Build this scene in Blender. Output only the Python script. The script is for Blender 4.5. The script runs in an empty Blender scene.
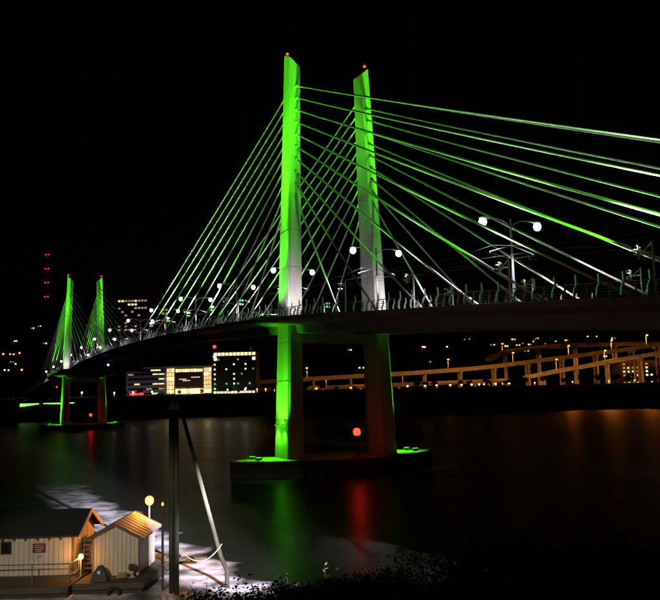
import bpy, math, random
from mathutils import Vector, Matrix
random.seed(11)
S = bpy.context.scene
C = S.collection
R = math.radians

# ------------------------------------------------------------------ camera
cam_d = bpy.data.cameras.new('camera'); cam = bpy.data.objects.new('camera', cam_d); C.objects.link(cam)
cam_d.sensor_fit = 'HORIZONTAL'; cam_d.sensor_width = 36.0; cam_d.lens = 43.19
cam_d.clip_start = 0.3; cam_d.clip_end = 9000
cam.matrix_world = (Matrix.Translation((0, 0, 11.18)) @ Matrix.Rotation(math.pi/2 + 0.12045, 4, 'X')
                    @ Matrix.Rotation(-0.02557, 4, 'Z'))
S.camera = cam

# ------------------------------------------------------------------ night sky, moonlight, exposure
W = bpy.data.worlds.new('World'); S.world = W; W.use_nodes = True
wn = W.node_tree.nodes; wn.clear()
sky = wn.new('ShaderNodeTexSky'); sky.sky_type = 'NISHITA'; sky.sun_disc = False
sky.sun_elevation = R(2); sky.sun_rotation = R(200)
bg = wn.new('ShaderNodeBackground'); bg.inputs['Strength'].default_value = 0.00025
wo = wn.new('ShaderNodeOutputWorld')
W.node_tree.links.new(sky.outputs[0], bg.inputs[0]); W.node_tree.links.new(bg.outputs[0], wo.inputs[0])
sun_d = bpy.data.lights.new('moon', 'SUN'); sun_d.energy = 0.0015; sun_d.angle = R(0.5); sun_d.color = (1, .96, .9)
sun = bpy.data.objects.new('moon', sun_d); C.objects.link(sun); sun.rotation_euler = (R(55), 0, R(-20))
S.view_settings.view_transform = 'Standard'; S.view_settings.look = 'None'
S.view_settings.exposure = 0.0; S.view_settings.gamma = 1.0; S.view_settings.use_curve_mapping = False
S.cycles.use_denoising = True
S.cycles.max_bounces = 5; S.cycles.diffuse_bounces = 2; S.cycles.glossy_bounces = 3
S.cycles.sample_clamp_indirect = 4.0
S.cycles.use_light_tree = True

# ------------------------------------------------------------------ helpers
def tag(o, label=None, cat=None, group=None, kind=None):
    if label: o['label'] = label
    if cat: o['category'] = cat
    if group: o['group'] = group
    if kind: o['kind'] = kind
    return o

def thing(name, label, cat, loc=(0, 0, 0), rz=0, group=None):
    o = bpy.data.objects.new(name, None); C.objects.link(o)
    o.empty_display_size = .2; o.location = loc; o.rotation_euler = (0, 0, rz)
    return tag(o, label, cat, group)

def put(name, me, parent=None, loc=(0, 0, 0), rot=None):
    o = bpy.data.objects.new(name, me); C.objects.link(o); o.location = loc
    if parent: o.parent = parent
    if rot is not None: o.rotation_euler = rot
    return o

class MB:
    def __init__(s, off=(0, 0, 0)): s.v = []; s.f = []; s.off = Vector(off)
    def add(s, vs, fs):
        n = len(s.v); s.v += [tuple(Vector(p) - s.off) for p in vs]; s.f += [tuple(i + n for i in f) for f in fs]; return s
    def box(s, a, b):
        (x0, y0, z0), (x1, y1, z1) = a, b
        return s.add([(x0,y0,z0),(x1,y0,z0),(x1,y1,z0),(x0,y1,z0),(x0,y0,z1),(x1,y0,z1),(x1,y1,z1),(x0,y1,z1)],
                     [(0,3,2,1),(4,5,6,7),(0,1,5,4),(1,2,6,5),(2,3,7,6),(3,0,4,7)])
    def hexa(s, p): # 8 points, bottom ring ccw then top ring
        return s.add(p, [(0,3,2,1),(4,5,6,7),(0,1,5,4),(1,2,6,5),(2,3,7,6),(3,0,4,7)])
    def tube(s, path, r, n=8, cap=True, squash=None):
        path = [Vector(p) for p in path]; rs = r if isinstance(r, (list, tuple)) else [r]*len(path)
        vs = []; fs = []
        for i, p in enumerate(path):
            d = (path[min(i+1, len(path)-1)] - path[max(i-1, 0)]).normalized()
            up = Vector((0, 0, 1)) if abs(d.z) < .9 else Vector((0, 1, 0))
            u = d.cross(up).normalized(); w = u.cross(d).normalized()
            for k in range(n):
                a = 2*math.pi*(k+.5)/n
                vs.append(p + u*math.cos(a)*rs[i] + w*math.sin(a)*rs[i])
        for i in range(len(path)-1):
            for k in range(n):
                k2 = (k+1) % n
                fs.append((i*n+k, i*n+k2, (i+1)*n+k2, (i+1)*n+k))
        if cap:
            fs.append(tuple(range(n-1, -1, -1))); fs.append(tuple(range((len(path)-1)*n, len(path)*n)))
        return s.add(vs, fs)
    def rings(s, rings, cap=True):
        n = len(rings[0]); vs = [p for r in rings for p in r]; fs = []
        for i in range(len(rings)-1):
            for k in range(n):
                k2 = (k+1) % n; fs.append((i*n+k, i*n+k2, (i+1)*n+k2, (i+1)*n+k))
        if cap: fs.append(tuple(range(n-1, -1, -1))); fs.append(tuple(range((len(rings)-1)*n, len(rings)*n)))
        return s.add(vs, fs)
    def lathe(s, prof, n=12, c=(0, 0, 0)):
        return s.rings([[(c[0]+r*math.cos(2*math.pi*k/n), c[1]+r*math.sin(2*math.pi*k/n), c[2]+z) for k in range(n)] for r, z in prof])
    def mesh(s, name, mat, smooth=False):
        me = bpy.data.meshes.new(name); me.from_pydata(s.v, [], s.f); me.materials.append(mat)
        if smooth:
            for p in me.polygons: p.use_smooth = True
        me.update(); return me
    def build(s, name, mat, parent=None, loc=(0, 0, 0), rot=None, smooth=False):
        return put(name, s.mesh(name, mat, smooth), parent, loc, rot)

# ------------------------------------------------------------------ materials
def mat(name, col, rough=.6, col2=None, scale=3.0, metal=0.0, bump=0.0, detail=6, stretch=(1, 1, 1), spec=.5, contrast=(.3, .7)):
    m = bpy.data.materials.new(name); m.use_nodes = True; nt = m.node_tree; b = nt.nodes['Principled BSDF']
    b.inputs['Roughness'].default_value = rough; b.inputs['Metallic'].default_value = metal
    b.inputs['Specular IOR Level'].default_value = spec
    b.inputs['Base Color'].default_value = (*col, 1)
    tc = nt.nodes.new('ShaderNodeTexCoord'); mp = nt.nodes.new('ShaderNodeMapping'); mp.inputs['Scale'].default_value = stretch
    no = nt.nodes.new('ShaderNodeTexNoise'); no.inputs['Scale'].default_value = scale; no.inputs['Detail'].default_value = detail
    nt.links.new(tc.outputs['Object'], mp.inputs[0]); nt.links.new(mp.outputs[0], no.inputs['Vector'])
    if col2:
        cr = nt.nodes.new('ShaderNodeValToRGB'); cr.color_ramp.elements[0].position = contrast[0]; cr.color_ramp.elements[1].position = contrast[1]
        cr.color_ramp.elements[0].color = (*col2, 1); cr.color_ramp.elements[1].color = (*col, 1)
        nt.links.new(no.outputs['Fac'], cr.inputs[0]); nt.links.new(cr.outputs[0], b.inputs['Base Color'])
    if bump:
        bu = nt.nodes.new('ShaderNodeBump'); bu.inputs['Strength'].default_value = bump; bu.inputs['Distance'].default_value = .05
        nt.links.new(no.outputs['Fac'], bu.inputs['Height']); nt.links.new(bu.outputs[0], b.inputs['Normal'])
    return m

def emit(name, col, strength):
    m = bpy.data.materials.new(name); m.use_nodes = True; b = m.node_tree.nodes['Principled BSDF']
    b.inputs['Base Color'].default_value = (.05, .05, .05, 1); b.inputs['Roughness'].default_value = .3
    b.inputs['Emission Color'].default_value = (*col, 1); b.inputs['Emission Strength'].default_value = strength
    return m

def lit_window(name, c1, c2, strength):
    # a lit room behind glass: blotchy warm light, brighter and dimmer areas
    m = bpy.data.materials.new(name); m.use_nodes = True; nt = m.node_tree; b = nt.nodes['Principled BSDF']
    b.inputs['Base Color'].default_value = (.03, .03, .03, 1); b.inputs['Roughness'].default_value = .2
    tc = nt.nodes.new('ShaderNodeTexCoord'); no = nt.nodes.new('ShaderNodeTexNoise'); no.inputs['Scale'].default_value = .7; no.inputs['Detail'].default_value = 3
    cr = nt.nodes.new('ShaderNodeValToRGB'); cr.color_ramp.elements[0].color = (*c2, 1); cr.color_ramp.elements[1].color = (*c1, 1)
    cr.color_ramp.elements[0].position = .35; cr.color_ramp.elements[1].position = .62
    nt.links.new(tc.outputs['Object'], no.inputs['Vector']); nt.links.new(no.outputs['Fac'], cr.inputs[0])
    nt.links.new(cr.outputs[0], b.inputs['Emission Color']); b.inputs['Emission Strength'].default_value = strength
    return m

M = dict(
    concrete=mat('tower_concrete', (.5, .49, .46), .75, (.3, .29, .27), .45, bump=.2, detail=12, stretch=(1, 1, .22), contrast=(.28, .62)),
    pier=mat('pier_concrete', (.34, .33, .31), .8, (.2, .2, .19), .6, bump=.2, detail=9, stretch=(1, 1, .5)),
    deck=mat('deck_concrete', (.24, .235, .23), .85, (.15, .145, .14), .8, bump=.1),
    cable=mat('cable_sheath', (.62, .62, .6), .45, (.5, .5, .48), 2.0),
    steel=mat('galvanised_steel', (.5, .51, .52), .45, (.38, .39, .4), 6, metal=.3),
    paint=mat('grey_painted_steel', (.34, .35, .36), .5, (.27, .28, .29), 5),
    dark=mat('dark_metal', (.05, .05, .055), .5, (.03, .03, .03), 8),
    roadway=mat('viaduct_concrete', (.36, .35, .33), .8, (.2, .195, .185), .3, bump=.1, detail=8),
    soil=mat('bank_soil', (.06, .05, .035), .95, (.03, .026, .02), .8, bump=.6, detail=10),
    land=mat('far_ground', (.05, .048, .04), .95, (.03, .03, .025), .05),
    hill=mat('forested_hill', (.03, .04, .025), .95, (.015, .02, .012), .03),
    leaf=mat('leaf', (.06, .085, .03), .8, (.035, .05, .02), 2.5, spec=.15),
    leaf2=mat('autumn_leaf', (.1, .06, .035), .8, (.05, .045, .025), 2.5, spec=.15),
    bark=mat('bark', (.07, .055, .04), .9, (.04, .03, .025), 5, bump=.5),
    siding=mat('cream_siding', (.6, .56, .47), .6, (.5, .46, .38), 1.6, stretch=(2.5, 2.5, .4), bump=.05),
    trim=mat('brown_trim', (.16, .1, .06), .6, (.1, .065, .04), 4),
    roofing=mat('asphalt_roofing', (.035, .033, .032), .85, (.02, .02, .02), 6, bump=.4),
    roof_lit=mat('lit_roof_slope', (.42, .4, .37), .65, (.26, .23, .2), 2.2, bump=.15),
    wood=mat('dock_timber', (.1, .075, .05), .85, (.05, .037, .025), 3, stretch=(.5, 4, 4), bump=.3),
    hull=mat('barge_hull', (.06, .05, .045), .7, (.035, .028, .022), 1.5, bump=.3),
    rail=mat('green_rail_paint', (.12, .18, .15), .5, (.08, .11, .09), 6),
    pile=mat('pile_steel', (.06, .066, .045), .8, (.03, .026, .018), 1.2, stretch=(1, 1, .35), bump=.2, spec=.15),
    white=mat('white_paint', (.75, .75, .72), .5, (.6, .6, .57), 5),
    rope=mat('rope', (.42, .36, .26), .9, (.25, .2, .14), 30),
    signred=mat('red_brown_sign', (.16, .04, .03), .5, (.12, .03, .025), 9),
    signwhite=mat('white_sign', (.62, .62, .66), .5, (.5, .5, .54), 9),
    rubber=mat('rubber', (.02, .02, .02), .8, (.012, .012, .012), 9),
    tarp=mat('black_tarp', (.03, .03, .035), .55, (.018, .018, .02), 4, bump=.4),
    wallgrey=mat('panel_grey', (.42, .43, .46), .7, (.34, .35, .38), .25),
    walldark=mat('curtain_wall_dark', (.05, .05, .05), .35, (.035, .035, .035), .4),
    walltan=mat('tan_wall', (.3, .25, .19), .7, (.24, .2, .15), .3),
    screen=mat('copper_screen', (.2, .075, .045), .6, (.15, .055, .035), .4),
    housewall=mat('house_wall', (.22, .2, .18), .8, (.16, .15, .13), .4),
    lens_white=emit('lamp_white', (1, .93, 1), 10),
    lens_white_far=emit('lamp_white_far', (1, .93, .97), 25),
    lens_orange=emit('lamp_sodium', (1, .34, .06), 3),
    lens_orange_far=emit('lamp_sodium_far', (1, .3, .05), 6),
    lens_warm=emit('lamp_warm', (1, .5, .13), 5),
    lens_red=emit('lamp_red', (1, .015, .02), 10),
    lens_redhot=emit('lamp_red_bright', (1, .03, .012), 6),
    lens_green=emit('floodlight_green', (.12, 1, .08), 2.2),
    lens_bluewhite=emit('floodlight_pale', (.45, .5, 1), 1.2),
    post_glow=emit('added_post_glow', (.16, 1, .12), .17),
    lens_cyan=emit('lamp_cyan', (.1, .6, 1), 8),
    win_warm=lit_window('window_warm', (1, .8, .42), (.75, .5, .2), 1.5),
    win_bright=lit_window('window_bright', (1, .78, .38), (1, .6, .2), 2.2),
    win_white=lit_window('window_white', (1, .9, .7), (.6, .5, .35), 1.5),
    win_dim=lit_window('window_dim', (.9, .6, .3), (.4, .25, .1), .55),
    win_green=lit_window('window_green', (.35, 1, .1), (.25, .9, .3), 1.5),
    win_atrium=lit_window('window_atrium', (1, .78, .36), (.8, .5, .16), 1.1),
    neon_red=emit('neon_red', (1, .03, .02), 3),
    neon_green=emit('neon_green', (.05, .9, .25), .8),
    lettering=emit('lit_lettering', (1, .9, .75), 1.2),
    glassdark=mat('dark_glass', (.015, .016, .018), .1, (.02, .02, .022), 1),
)

def water_material():
    m = bpy.data.materials.new('river_water'); m.use_nodes = True; nt = m.node_tree; N = nt.nodes; L = nt.links
    b = N['Principled BSDF']
    tc = N.new('ShaderNodeTexCoord')
    def noise(scale, stretch, detail=4, rot=0):
        mp = N.new('ShaderNodeMapping'); mp.inputs['Scale'].default_value = stretch; mp.inputs['Rotation'].default_value = (0, 0, rot)
        no = N.new('ShaderNodeTexNoise'); no.inputs['Scale'].default_value = scale; no.inputs['Detail'].default_value = detail
        L.new(tc.outputs['Object'], mp.inputs[0]); L.new(mp.outputs[0], no.inputs['Vector']); return no
    def math_(op, a, b_=None, c=None):
        n = N.new('ShaderNodeMath'); n.operation = op
        for i, x in enumerate((a, b_, c)):
            if x is None: continue
            if isinstance(x, (int, float)): n.inputs[i].default_value = x
            else: L.new(x, n.inputs[i])
        return n.outputs[0]
    rip = noise(.9, (1, 1.6, 1), 5); swell = noise(.06, (1, 2.5, 1), 3)
    hsum = math_('ADD', math_('MULTIPLY', rip.outputs['Fac'], .25), math_('MULTIPLY', swell.outputs['Fac'], 2.0))
    bu = N.new('ShaderNodeBump'); bu.inputs['Strength'].default_value = .3; bu.inputs['Distance'].default_value = .2
    L.new(hsum, bu.inputs['Height']); L.new(bu.outputs[0], b.inputs['Normal'])
    # lamp light put into the water colour: a pale tongue with scalloped edge
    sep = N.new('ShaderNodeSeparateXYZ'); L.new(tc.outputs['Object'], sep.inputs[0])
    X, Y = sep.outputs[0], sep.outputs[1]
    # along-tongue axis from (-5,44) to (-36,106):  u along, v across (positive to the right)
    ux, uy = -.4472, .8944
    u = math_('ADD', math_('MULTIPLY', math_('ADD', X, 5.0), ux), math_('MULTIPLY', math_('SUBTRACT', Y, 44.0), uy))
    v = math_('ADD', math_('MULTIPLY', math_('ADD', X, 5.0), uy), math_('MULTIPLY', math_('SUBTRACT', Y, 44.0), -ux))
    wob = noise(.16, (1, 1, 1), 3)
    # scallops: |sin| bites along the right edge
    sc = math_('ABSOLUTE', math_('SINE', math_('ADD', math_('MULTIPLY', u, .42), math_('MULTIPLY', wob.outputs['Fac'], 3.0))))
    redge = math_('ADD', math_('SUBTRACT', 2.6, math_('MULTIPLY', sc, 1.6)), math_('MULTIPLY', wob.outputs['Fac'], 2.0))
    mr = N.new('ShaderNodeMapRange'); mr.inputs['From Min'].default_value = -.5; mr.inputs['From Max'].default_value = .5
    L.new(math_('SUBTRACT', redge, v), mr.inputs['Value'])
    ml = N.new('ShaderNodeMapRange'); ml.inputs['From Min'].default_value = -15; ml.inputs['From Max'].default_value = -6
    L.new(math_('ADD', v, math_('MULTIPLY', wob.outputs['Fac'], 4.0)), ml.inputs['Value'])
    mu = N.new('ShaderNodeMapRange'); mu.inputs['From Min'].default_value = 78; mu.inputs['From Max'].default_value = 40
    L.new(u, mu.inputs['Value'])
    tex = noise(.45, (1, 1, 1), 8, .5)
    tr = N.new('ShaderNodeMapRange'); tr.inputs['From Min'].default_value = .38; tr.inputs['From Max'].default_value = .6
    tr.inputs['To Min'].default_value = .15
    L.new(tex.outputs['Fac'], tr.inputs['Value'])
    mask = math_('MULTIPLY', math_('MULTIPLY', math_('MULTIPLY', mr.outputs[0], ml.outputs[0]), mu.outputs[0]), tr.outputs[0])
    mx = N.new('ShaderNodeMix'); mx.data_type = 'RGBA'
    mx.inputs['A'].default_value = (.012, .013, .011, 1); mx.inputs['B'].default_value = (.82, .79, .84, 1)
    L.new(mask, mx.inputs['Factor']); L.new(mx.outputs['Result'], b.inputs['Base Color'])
    rr = noise(.03, (1, 3, 1), 3)
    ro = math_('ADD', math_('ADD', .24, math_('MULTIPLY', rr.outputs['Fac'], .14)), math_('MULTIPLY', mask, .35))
    L.new(ro, b.inputs['Roughness']); b.inputs['IOR'].default_value = 1.33
    return m
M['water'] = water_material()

# ------------------------------------------------------------------ the setting: river, banks, hills
def sheet(name, m, x0, x1, y0, y1, nx, ny, fn, skip=None):
    v = []; f = []
    for j in range(ny+1):
        for i in range(nx+1):
            x = x0+(x1-x0)*i/nx; y = y0+(y1-y0)*j/ny; v.append((x, y, fn(x, y)))
    for j in range(ny):
        for i in range(nx):
            a = j*(nx+1)+i; f.append((a, a+1, a+nx+2, a+nx+1))
    me = bpy.data.meshes.new(name); me.from_pydata(v, [], f); me.materials.append(m)
    for p in me.polygons: p.use_smooth = True
    return tag(put(name, me), kind='structure')

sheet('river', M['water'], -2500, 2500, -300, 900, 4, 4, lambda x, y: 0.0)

def hill_h(x, y):
    s = min(max((y-700)/1200, 0), 1); s = s*s*(3-2*s)
    ridge = max(210-0.11*x+25*math.sin(x*.006+1)+12*math.sin(x*.017), 90)
    return 12+s*(ridge-12)+6*math.sin(x*.02)*math.sin(y*.013)*s
def shore(x):
    return 462+18*math.sin(x*.011+2)+.05*abs(x)+6*math.sin(x*.05)
def far_h(x, y):
    d = y-shore(x)
    z = -3 if d < -3 else min(-3+(d+3)*.55, 12+2.6*math.exp(-((d-42)/14)**2))  # bank crest raised to keep lamp reflections off the water
    z += .5*math.sin(x*.21+y*.3)*(0 < d < 40)
    if -206 < x < -145 and y < 489: z = min(z, 7.2)
    return max(min(z, 14.8), -3) if y < 690 else hill_h(x, y)-(.0)
sheet('far_bank', M['land'], -900, 900, 430, 700, 150, 50, far_h)
sheet('hills', M['hill'], -2600, 2600, 696, 3000, 130, 70, lambda x, y: hill_h(x, y)-.05)

def near_shore(x):
    return 41.5+min(max(0, x-2)*.25, 3)+1.5*math.sin(x*.4)
def near_h(x, y):
    e = near_shore(x); d = e-y
    z = -1.5+d*.265 if d > 0 else -1.5
    z = min(z, 9.5+.02*min(max(-y, 0), 30))
    return z+.12*math.sin(x*1.7)*math.sin(y*1.3)
sheet('near_bank', M['soil'], -60, 90, -40, 75, 150, 115, near_h)

# ------------------------------------------------------------------ the bridge
TH = 0.459
AX = Vector((-math.sin(TH), math.cos(TH), 0)); PE = Vector((math.cos(TH), math.sin(TH), 0))
ORG = Vector((0.447, 120.575, 0)); SPAN = 233.4
def Bp(t, q, z): return ORG + AX*t + PE*q + Vector((0, 0, z))
def zt(t): return 26.1-.00025*(t-117)**2 if t < 205 else 26.1-.00025*88**2-(t-205)*.044
def half(t):
    d = min(abs(t), abs(t-SPAN))
    return 9.6 + 2.4*min(max((26-d)/5, 0), 1)
bridge = thing('cable_stayed_bridge', 'long concrete cable-stayed bridge over the river with four green-lit towers', 'bridge', ORG)
T0, T1 = -100, 480

def swept(path_t, section):
    rings = []
    for t in path_t:
        rings.append([Bp(t, q, z) for q, z in section(t)])
    return rings
ts = sorted(set([T0+i*5 for i in range(117)] + [a+s*d for a in (0, SPAN) for s in (-1, 1) for d in (20.5, 21, 26, 26.5)]))
def sec(t):
    w = half(t); z = zt(t); k = 2.2
    return [(-w, z), (-w, z-.55), (-w+.5, z-.6), (-7.4, z-1.0), (-7.2, z-k), (-5.6, z-k), (-5.3, z-1.0), (5.3, z-1.0), (5.6, z-k), (7.2, z-k), (7.4, z-1.0), (w-.5, z-.6), (w, z-.55), (w, z)]
m_ = MB(ORG).rings([list(reversed(r)) for r in swept(ts, sec)]); m_.build('deck', M['deck'], bridge)
# kerb upstands between transitway and paths
for s in (-1, 1):
    mk = MB(ORG); rg = []
    for t in ts:
        z = zt(t)
        rg.append([Bp(t, q*s, zz) for q, zz in ((5.2, z+.004), (5.2, z+.35), (5.5, z+.35), (5.5, z+.004))])
    mk.rings(rg); mk.build('kerb', M['deck'], bridge)
# transverse floor beams under the deck
fb = MB()
fb.box((-5.28, -.2, -1.75), (5.28, .2, -1.02))
fbm = fb.mesh('floor_beam', M['deck'])
t = -96
while t < 400:
    put('floor_beam', fbm, bridge, AX*t+Vector((0, 0, zt(t))), (0, 0, TH)); t += 9.7

# towers: pentagonal, leaning inwards, lifts with recessed joints
HT, HF = 63.7, 2.34
def so(z): return 9.04+(6.92-9.04)*(z-HF)/(HT-HF)
def lerp(a, b, k): return a+(b-a)*k
def tower_ring(base, s, z, inset=0.0, cut=False):
    k = (z-HF)/(HT-HF); a = lerp(5.4, 2.5, k)/2-inset; b = lerp(2.4, 1.5, k); c = lerp(1.0, .7, k); o = so(z)-inset
    ch = .3
    pts = [(a-ch, o), (-a+ch, o), (-a, o-ch), (-a, o-b), (0, o-b-c), (a, o-b), (a, o-ch)]
    r = [Bp(base+t, s*q, (z-(o-q)*.88+(.45 if s < 0 else .12)*t) if cut else z) for t, q in pts]
    return r if s < 0 else list(reversed(r))
ANCH = [(17+9.7*k, 41.4+1.92*k) for k in range(10)]
def aq(z): return so(z)-1.05
# cable sockets on towers
sock = MB(); sock.tube([(0, 0, -.25), (0, 0, 1.15)], [.27, .22], 8); sockm = sock.mesh('cable_socket', M['steel'])
anc = MB(); anc.tube([(0, 0, -.3), (0, 0, 1.3)], [.24, .2], 8); ancm = anc.mesh('cable_anchorage', M['steel'])
def aim(d): return Vector(d).to_track_quat('Z', 'Y').to_euler()
for base in (0.0, SPAN):
    for s in (-1, 1):
        rg = []
        zs = [-.6, HF]
        z = HF
        lifts = [HF+5.6*i for i in range(1, 11)]
        rg.append(tower_ring(base, s, HF-.5)); 
        for zl in lifts:
            rg += [tower_ring(base, s, zl-.08), tower_ring(base, s, zl-.07, .07), tower_ring(base, s, zl+.05, .07), tower_ring(base, s, zl+.06)]
        rg.append(tower_ring(base, s, HT, 0, True))
        tw = MB(ORG).rings(rg).build('tower', M['concrete'], bridge)
        for t_, z_ in ANCH:
            for sg in (-1, 1):
                k = (z_-HF)/(HT-HF); ta = sg*(lerp(5.4, 2.5, k)/2-.3)
                A = Bp(base+ta, s*aq(z_), z_); td = base+sg*t_; D = Bp(td, s*7.6, zt(td)+.1)
                d = (D-A).normalized()
                put('cable_socket', sockm, tw, A-ORG, aim(d))
                L = (D-A).length; path = []
                for i in range(13):
                    f = i/12; P = A.lerp(D, f); P.z -= L*.006*4*f*(1-f)*.5; path.append(P)
                cb = MB(ORG).tube(path, .125, 7).build('cable', M['cable'], bridge, smooth=True)
                put('anchorage', ancm, cb, D-ORG, aim(-d))
    # pier table between the legs, under the deck
    zc = zt(base)
    MB(ORG).hexa([Bp(base+a, q, z) for z, w in ((zc-3.6, 6.6), (zc-2.25, 7.4)) for a, q in ((-1.7, -w), (-1.7, w), (1.7, w), (1.7, -w))]).build('crossbeam', M['pier'], bridge)
    # boat-shaped footing
    pts = []
    n = 14
    for i in range(n+1):
        a = -1+2*i/n; pts.append((-6.4*(1-abs(a)**2.6)-.35, a*16.7))
    for i in range(n+1):
        a = 1-2*i/n; pts.append((6.4*(1-abs(a)**2.6)+.35, a*16.7))
    rgs = [[Bp(base+t*k, q*k, z) for t, q in reversed(pts)] for z, k in ((-3, .99), (HF-.2, 1.0), (HF, .985))]
    MB(ORG).rings(rgs).build('footing', M['pier'], bridge)

# railings: bent tall posts, short posts between, wires and top rail
post_b = MB()
def bent(h, w, bend):
    mb = MB(); pr = [(0, 0), (-.06, .12*h), (.02*bend, .42*h), (.26*bend, .62*h), (.2*bend, h)]
    rg = []
    for (x, z), ww in zip(pr, (.11, .1, .1, .08, .05)):
        rg.append([(x-ww, -w, z), (x+ww, -w, z), (x+ww, w, z), (x-ww, w, z)])
    return mb.rings(rg)
tallm = bent(1.95, .05, 1.0).mesh('railing_post', M['paint'])
glowm = bent(1.95, .05, 1.0).mesh('railing_post', M['paint']); glowm.materials.append(M['post_glow'])
for p in glowm.polygons:
    if p.normal.x < -.5 and p.center.z > .2: p.material_index = 1   # added glow: green light put into the outer post face
shortm = bent(1.15, .03, .6).mesh('railing_post', M['paint'])
for s in (-1, 1):
    ra = MB(ORG); tt = [t for t in ts if t >= -96 and t <= 478]
    for hgt, rr, off in ((1.2, .045, -.05), (.28, .022, .02), (.52, .022, .03), (.76, .022, 0), (1.0, .022, -.03)):
        ra.tube([Bp(t, s*(half(t)-.22+off), zt(t)+hgt) for t in tt], rr, 5)
    rl = ra.build('railing', M['steel'], bridge)
    tag(rl, 'railing along the path edge nearer the boathouse' if s < 0 else 'railing along the far path edge')
    n = 0; t = -90.0; rest = MB(ORG)
    while t < 470:
        put('railing_post', glowm if s < 0 and t < 60 else tallm, rl, Bp(t, s*(half(t)-.22), zt(t))-ORG, (0, 0, TH+(math.pi if s > 0 else 0)))
        t2 = t+1.2
        if t2 < (62 if s < 0 else 40):
            put('short_post', shortm, rl, Bp(t2, s*(half(t2)-.22), zt(t2))-ORG, (0, 0, TH+(math.pi if s > 0 else 0)))
        else:
            rest.box(Bp(t2, s*(half(t2)-.22), zt(t2))-Vector((.04, .04, 0)), Bp(t2, s*(half(t2)-.22), zt(t2)+1.15)+Vector((.04, .04, 0)))
        t += 2.4
    tag(rest.build('short_posts', M['paint'], rl), kind='stuff')

# ------------------------------------------------------------------ lamps: modelled fixtures with their own light
def add_light(parent, kind, loc, color, power, aimdir=None, size=None, blend=1.0, radius=.15, rz=0.0):
    d = bpy.data.lights.new('light', kind); d.energy = power; d.color = color; d.shadow_soft_size = radius
    o = bpy.data.objects.new('light', d); C.objects.link(o); o.parent = parent; o.location = loc
    if kind == 'SPOT':
        d.spot_size = R(size); d.spot_blend = blend
        v = Matrix.Rotation(-rz, 3, 'Z') @ Vector(aimdir)
        o.rotation_euler = v.to_track_quat('-Z', 'Y').to_euler()
    return o

# mast with two lamp arms and two wire brackets, one for the whole bridge, shared meshes
pm = MB(); pm.tube([(0, 0, 0), (0, 0, .5), (0, 0, 9.3)], [.2, .15, .1], 10); pm.lathe([(.3, 0), (.3, .08), (.2, .1)], 10); pm.lathe([(.1, 9.3), (.13, 9.35), (.13, 9.5), (.04, 9.62)], 8); polem = pm.mesh('mast', M['paint'], True)
ar = MB(); ar.tube([(0, 0, 8.6), (.5, 0, 9.1), (1.4, 0, 9.45), (2.4, 0, 9.5), (3.2, 0, 9.42)], [.06, .06, .055, .05, .05], 8); armm = ar.mesh('lamp_arm', M['paint'], True)
hd = MB(); hd.rings([[(3.0, -.1, 9.4), (3.0, .1, 9.4), (3.0, .1, 9.5), (3.0, -.1, 9.5)], [(3.25, -.2, 9.36), (3.25, .2, 9.36), (3.25, .17, 9.56), (3.25, -.17, 9.56)], [(3.9, -.2, 9.36), (3.9, .2, 9.36), (3.9, .14, 9.54), (3.9, -.14, 9.54)], [(4.05, -.1, 9.38), (4.05, .1, 9.38), (4.05, .1, 9.46), (4.05, -.1, 9.46)]]); headm = hd.mesh('lamp_head', M['paint'])
ln = MB()
ln.rings([[(3.62+.42*rr*math.cos(a*math.pi/5), .42*rr*math.sin(a*math.pi/5), zz) for a in range(10)] for rr, zz in ((.35, 8.56), (.78, 8.68), (1, 8.95), (.9, 9.2), (.6, 9.35))]); lensm = ln.mesh('lens', M['lens_white'], True)
br = MB(); br.tube([(.1, 0, 6.7), (2.9, 0, 5.9)], .05, 6); br.tube([(.1, 0, 5.3), (2.9, 0, 5.8)], .04, 6); br.tube([(2.0, 0, 6.15), (2.3, 0, 5.4), (2.5, 0, 5.35)], .03, 6); brm = br.mesh('wire_bracket', M['steel'])
mastlab = {0: 'double-armed lamp and wire mast on deck of the span on the camera-side bank', 1: 'double-armed lamp and wire mast standing between the nearer pair of towers',
           2: 'double-armed lamp and wire mast on the deck of the main span', 3: 'double-armed lamp and wire mast on deck beyond the far pair of towers'}
for k in range(-2, 12):
    t = 15.0+28.8*k
    reg = 0 if t < -20 else 1 if t < 20 else 2 if t < 225 else 3
    o = thing('lamp_mast', mastlab[reg], 'street lamp', Bp(t, 0, zt(t)+.003), TH, 'lamp masts along the middle of the bridge')
    put('mast', polem, o)
    for s in (1, -1):
        rot = (0, 0, 0 if s > 0 else math.pi)
        put('lamp_arm', armm, o, rot=rot); hh = put('lamp_head', headm, o, rot=rot); put('lens', lensm, hh)
        put('wire_bracket', brm, o, rot=rot)
        if t < 300: add_light(o, 'SPOT', (s*3.62, 0, 8.42), (1, .9, .98), 10500, (0, 0, -1), 134, .35, .12).scale = (.58, 1, 1)   # street optic: long throw along the road, short across
for s in (-1, 1):
    w = MB()
    for zz, sg in ((5.35, 0), (6.6, .9)):
        path = []
        for k in range(-3, 13):
            t = 15+28.8*k
            for i in range(6):
                f = i/6; tt_ = t+28.8*f
                path.append(Bp(tt_, s*2.5, zt(t)+(zt(t+28.8)-zt(t))*f+zz-sg*4*f*(1-f)))
        w.tube(path, .016, 4)
    tag(w.build('overhead_wire', M['dark']), 'overhead tram wire on the boathouse side of the bridge masts' if s < 0 else 'overhead tram wire on the far side of the bridge masts', 'wire')

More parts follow.
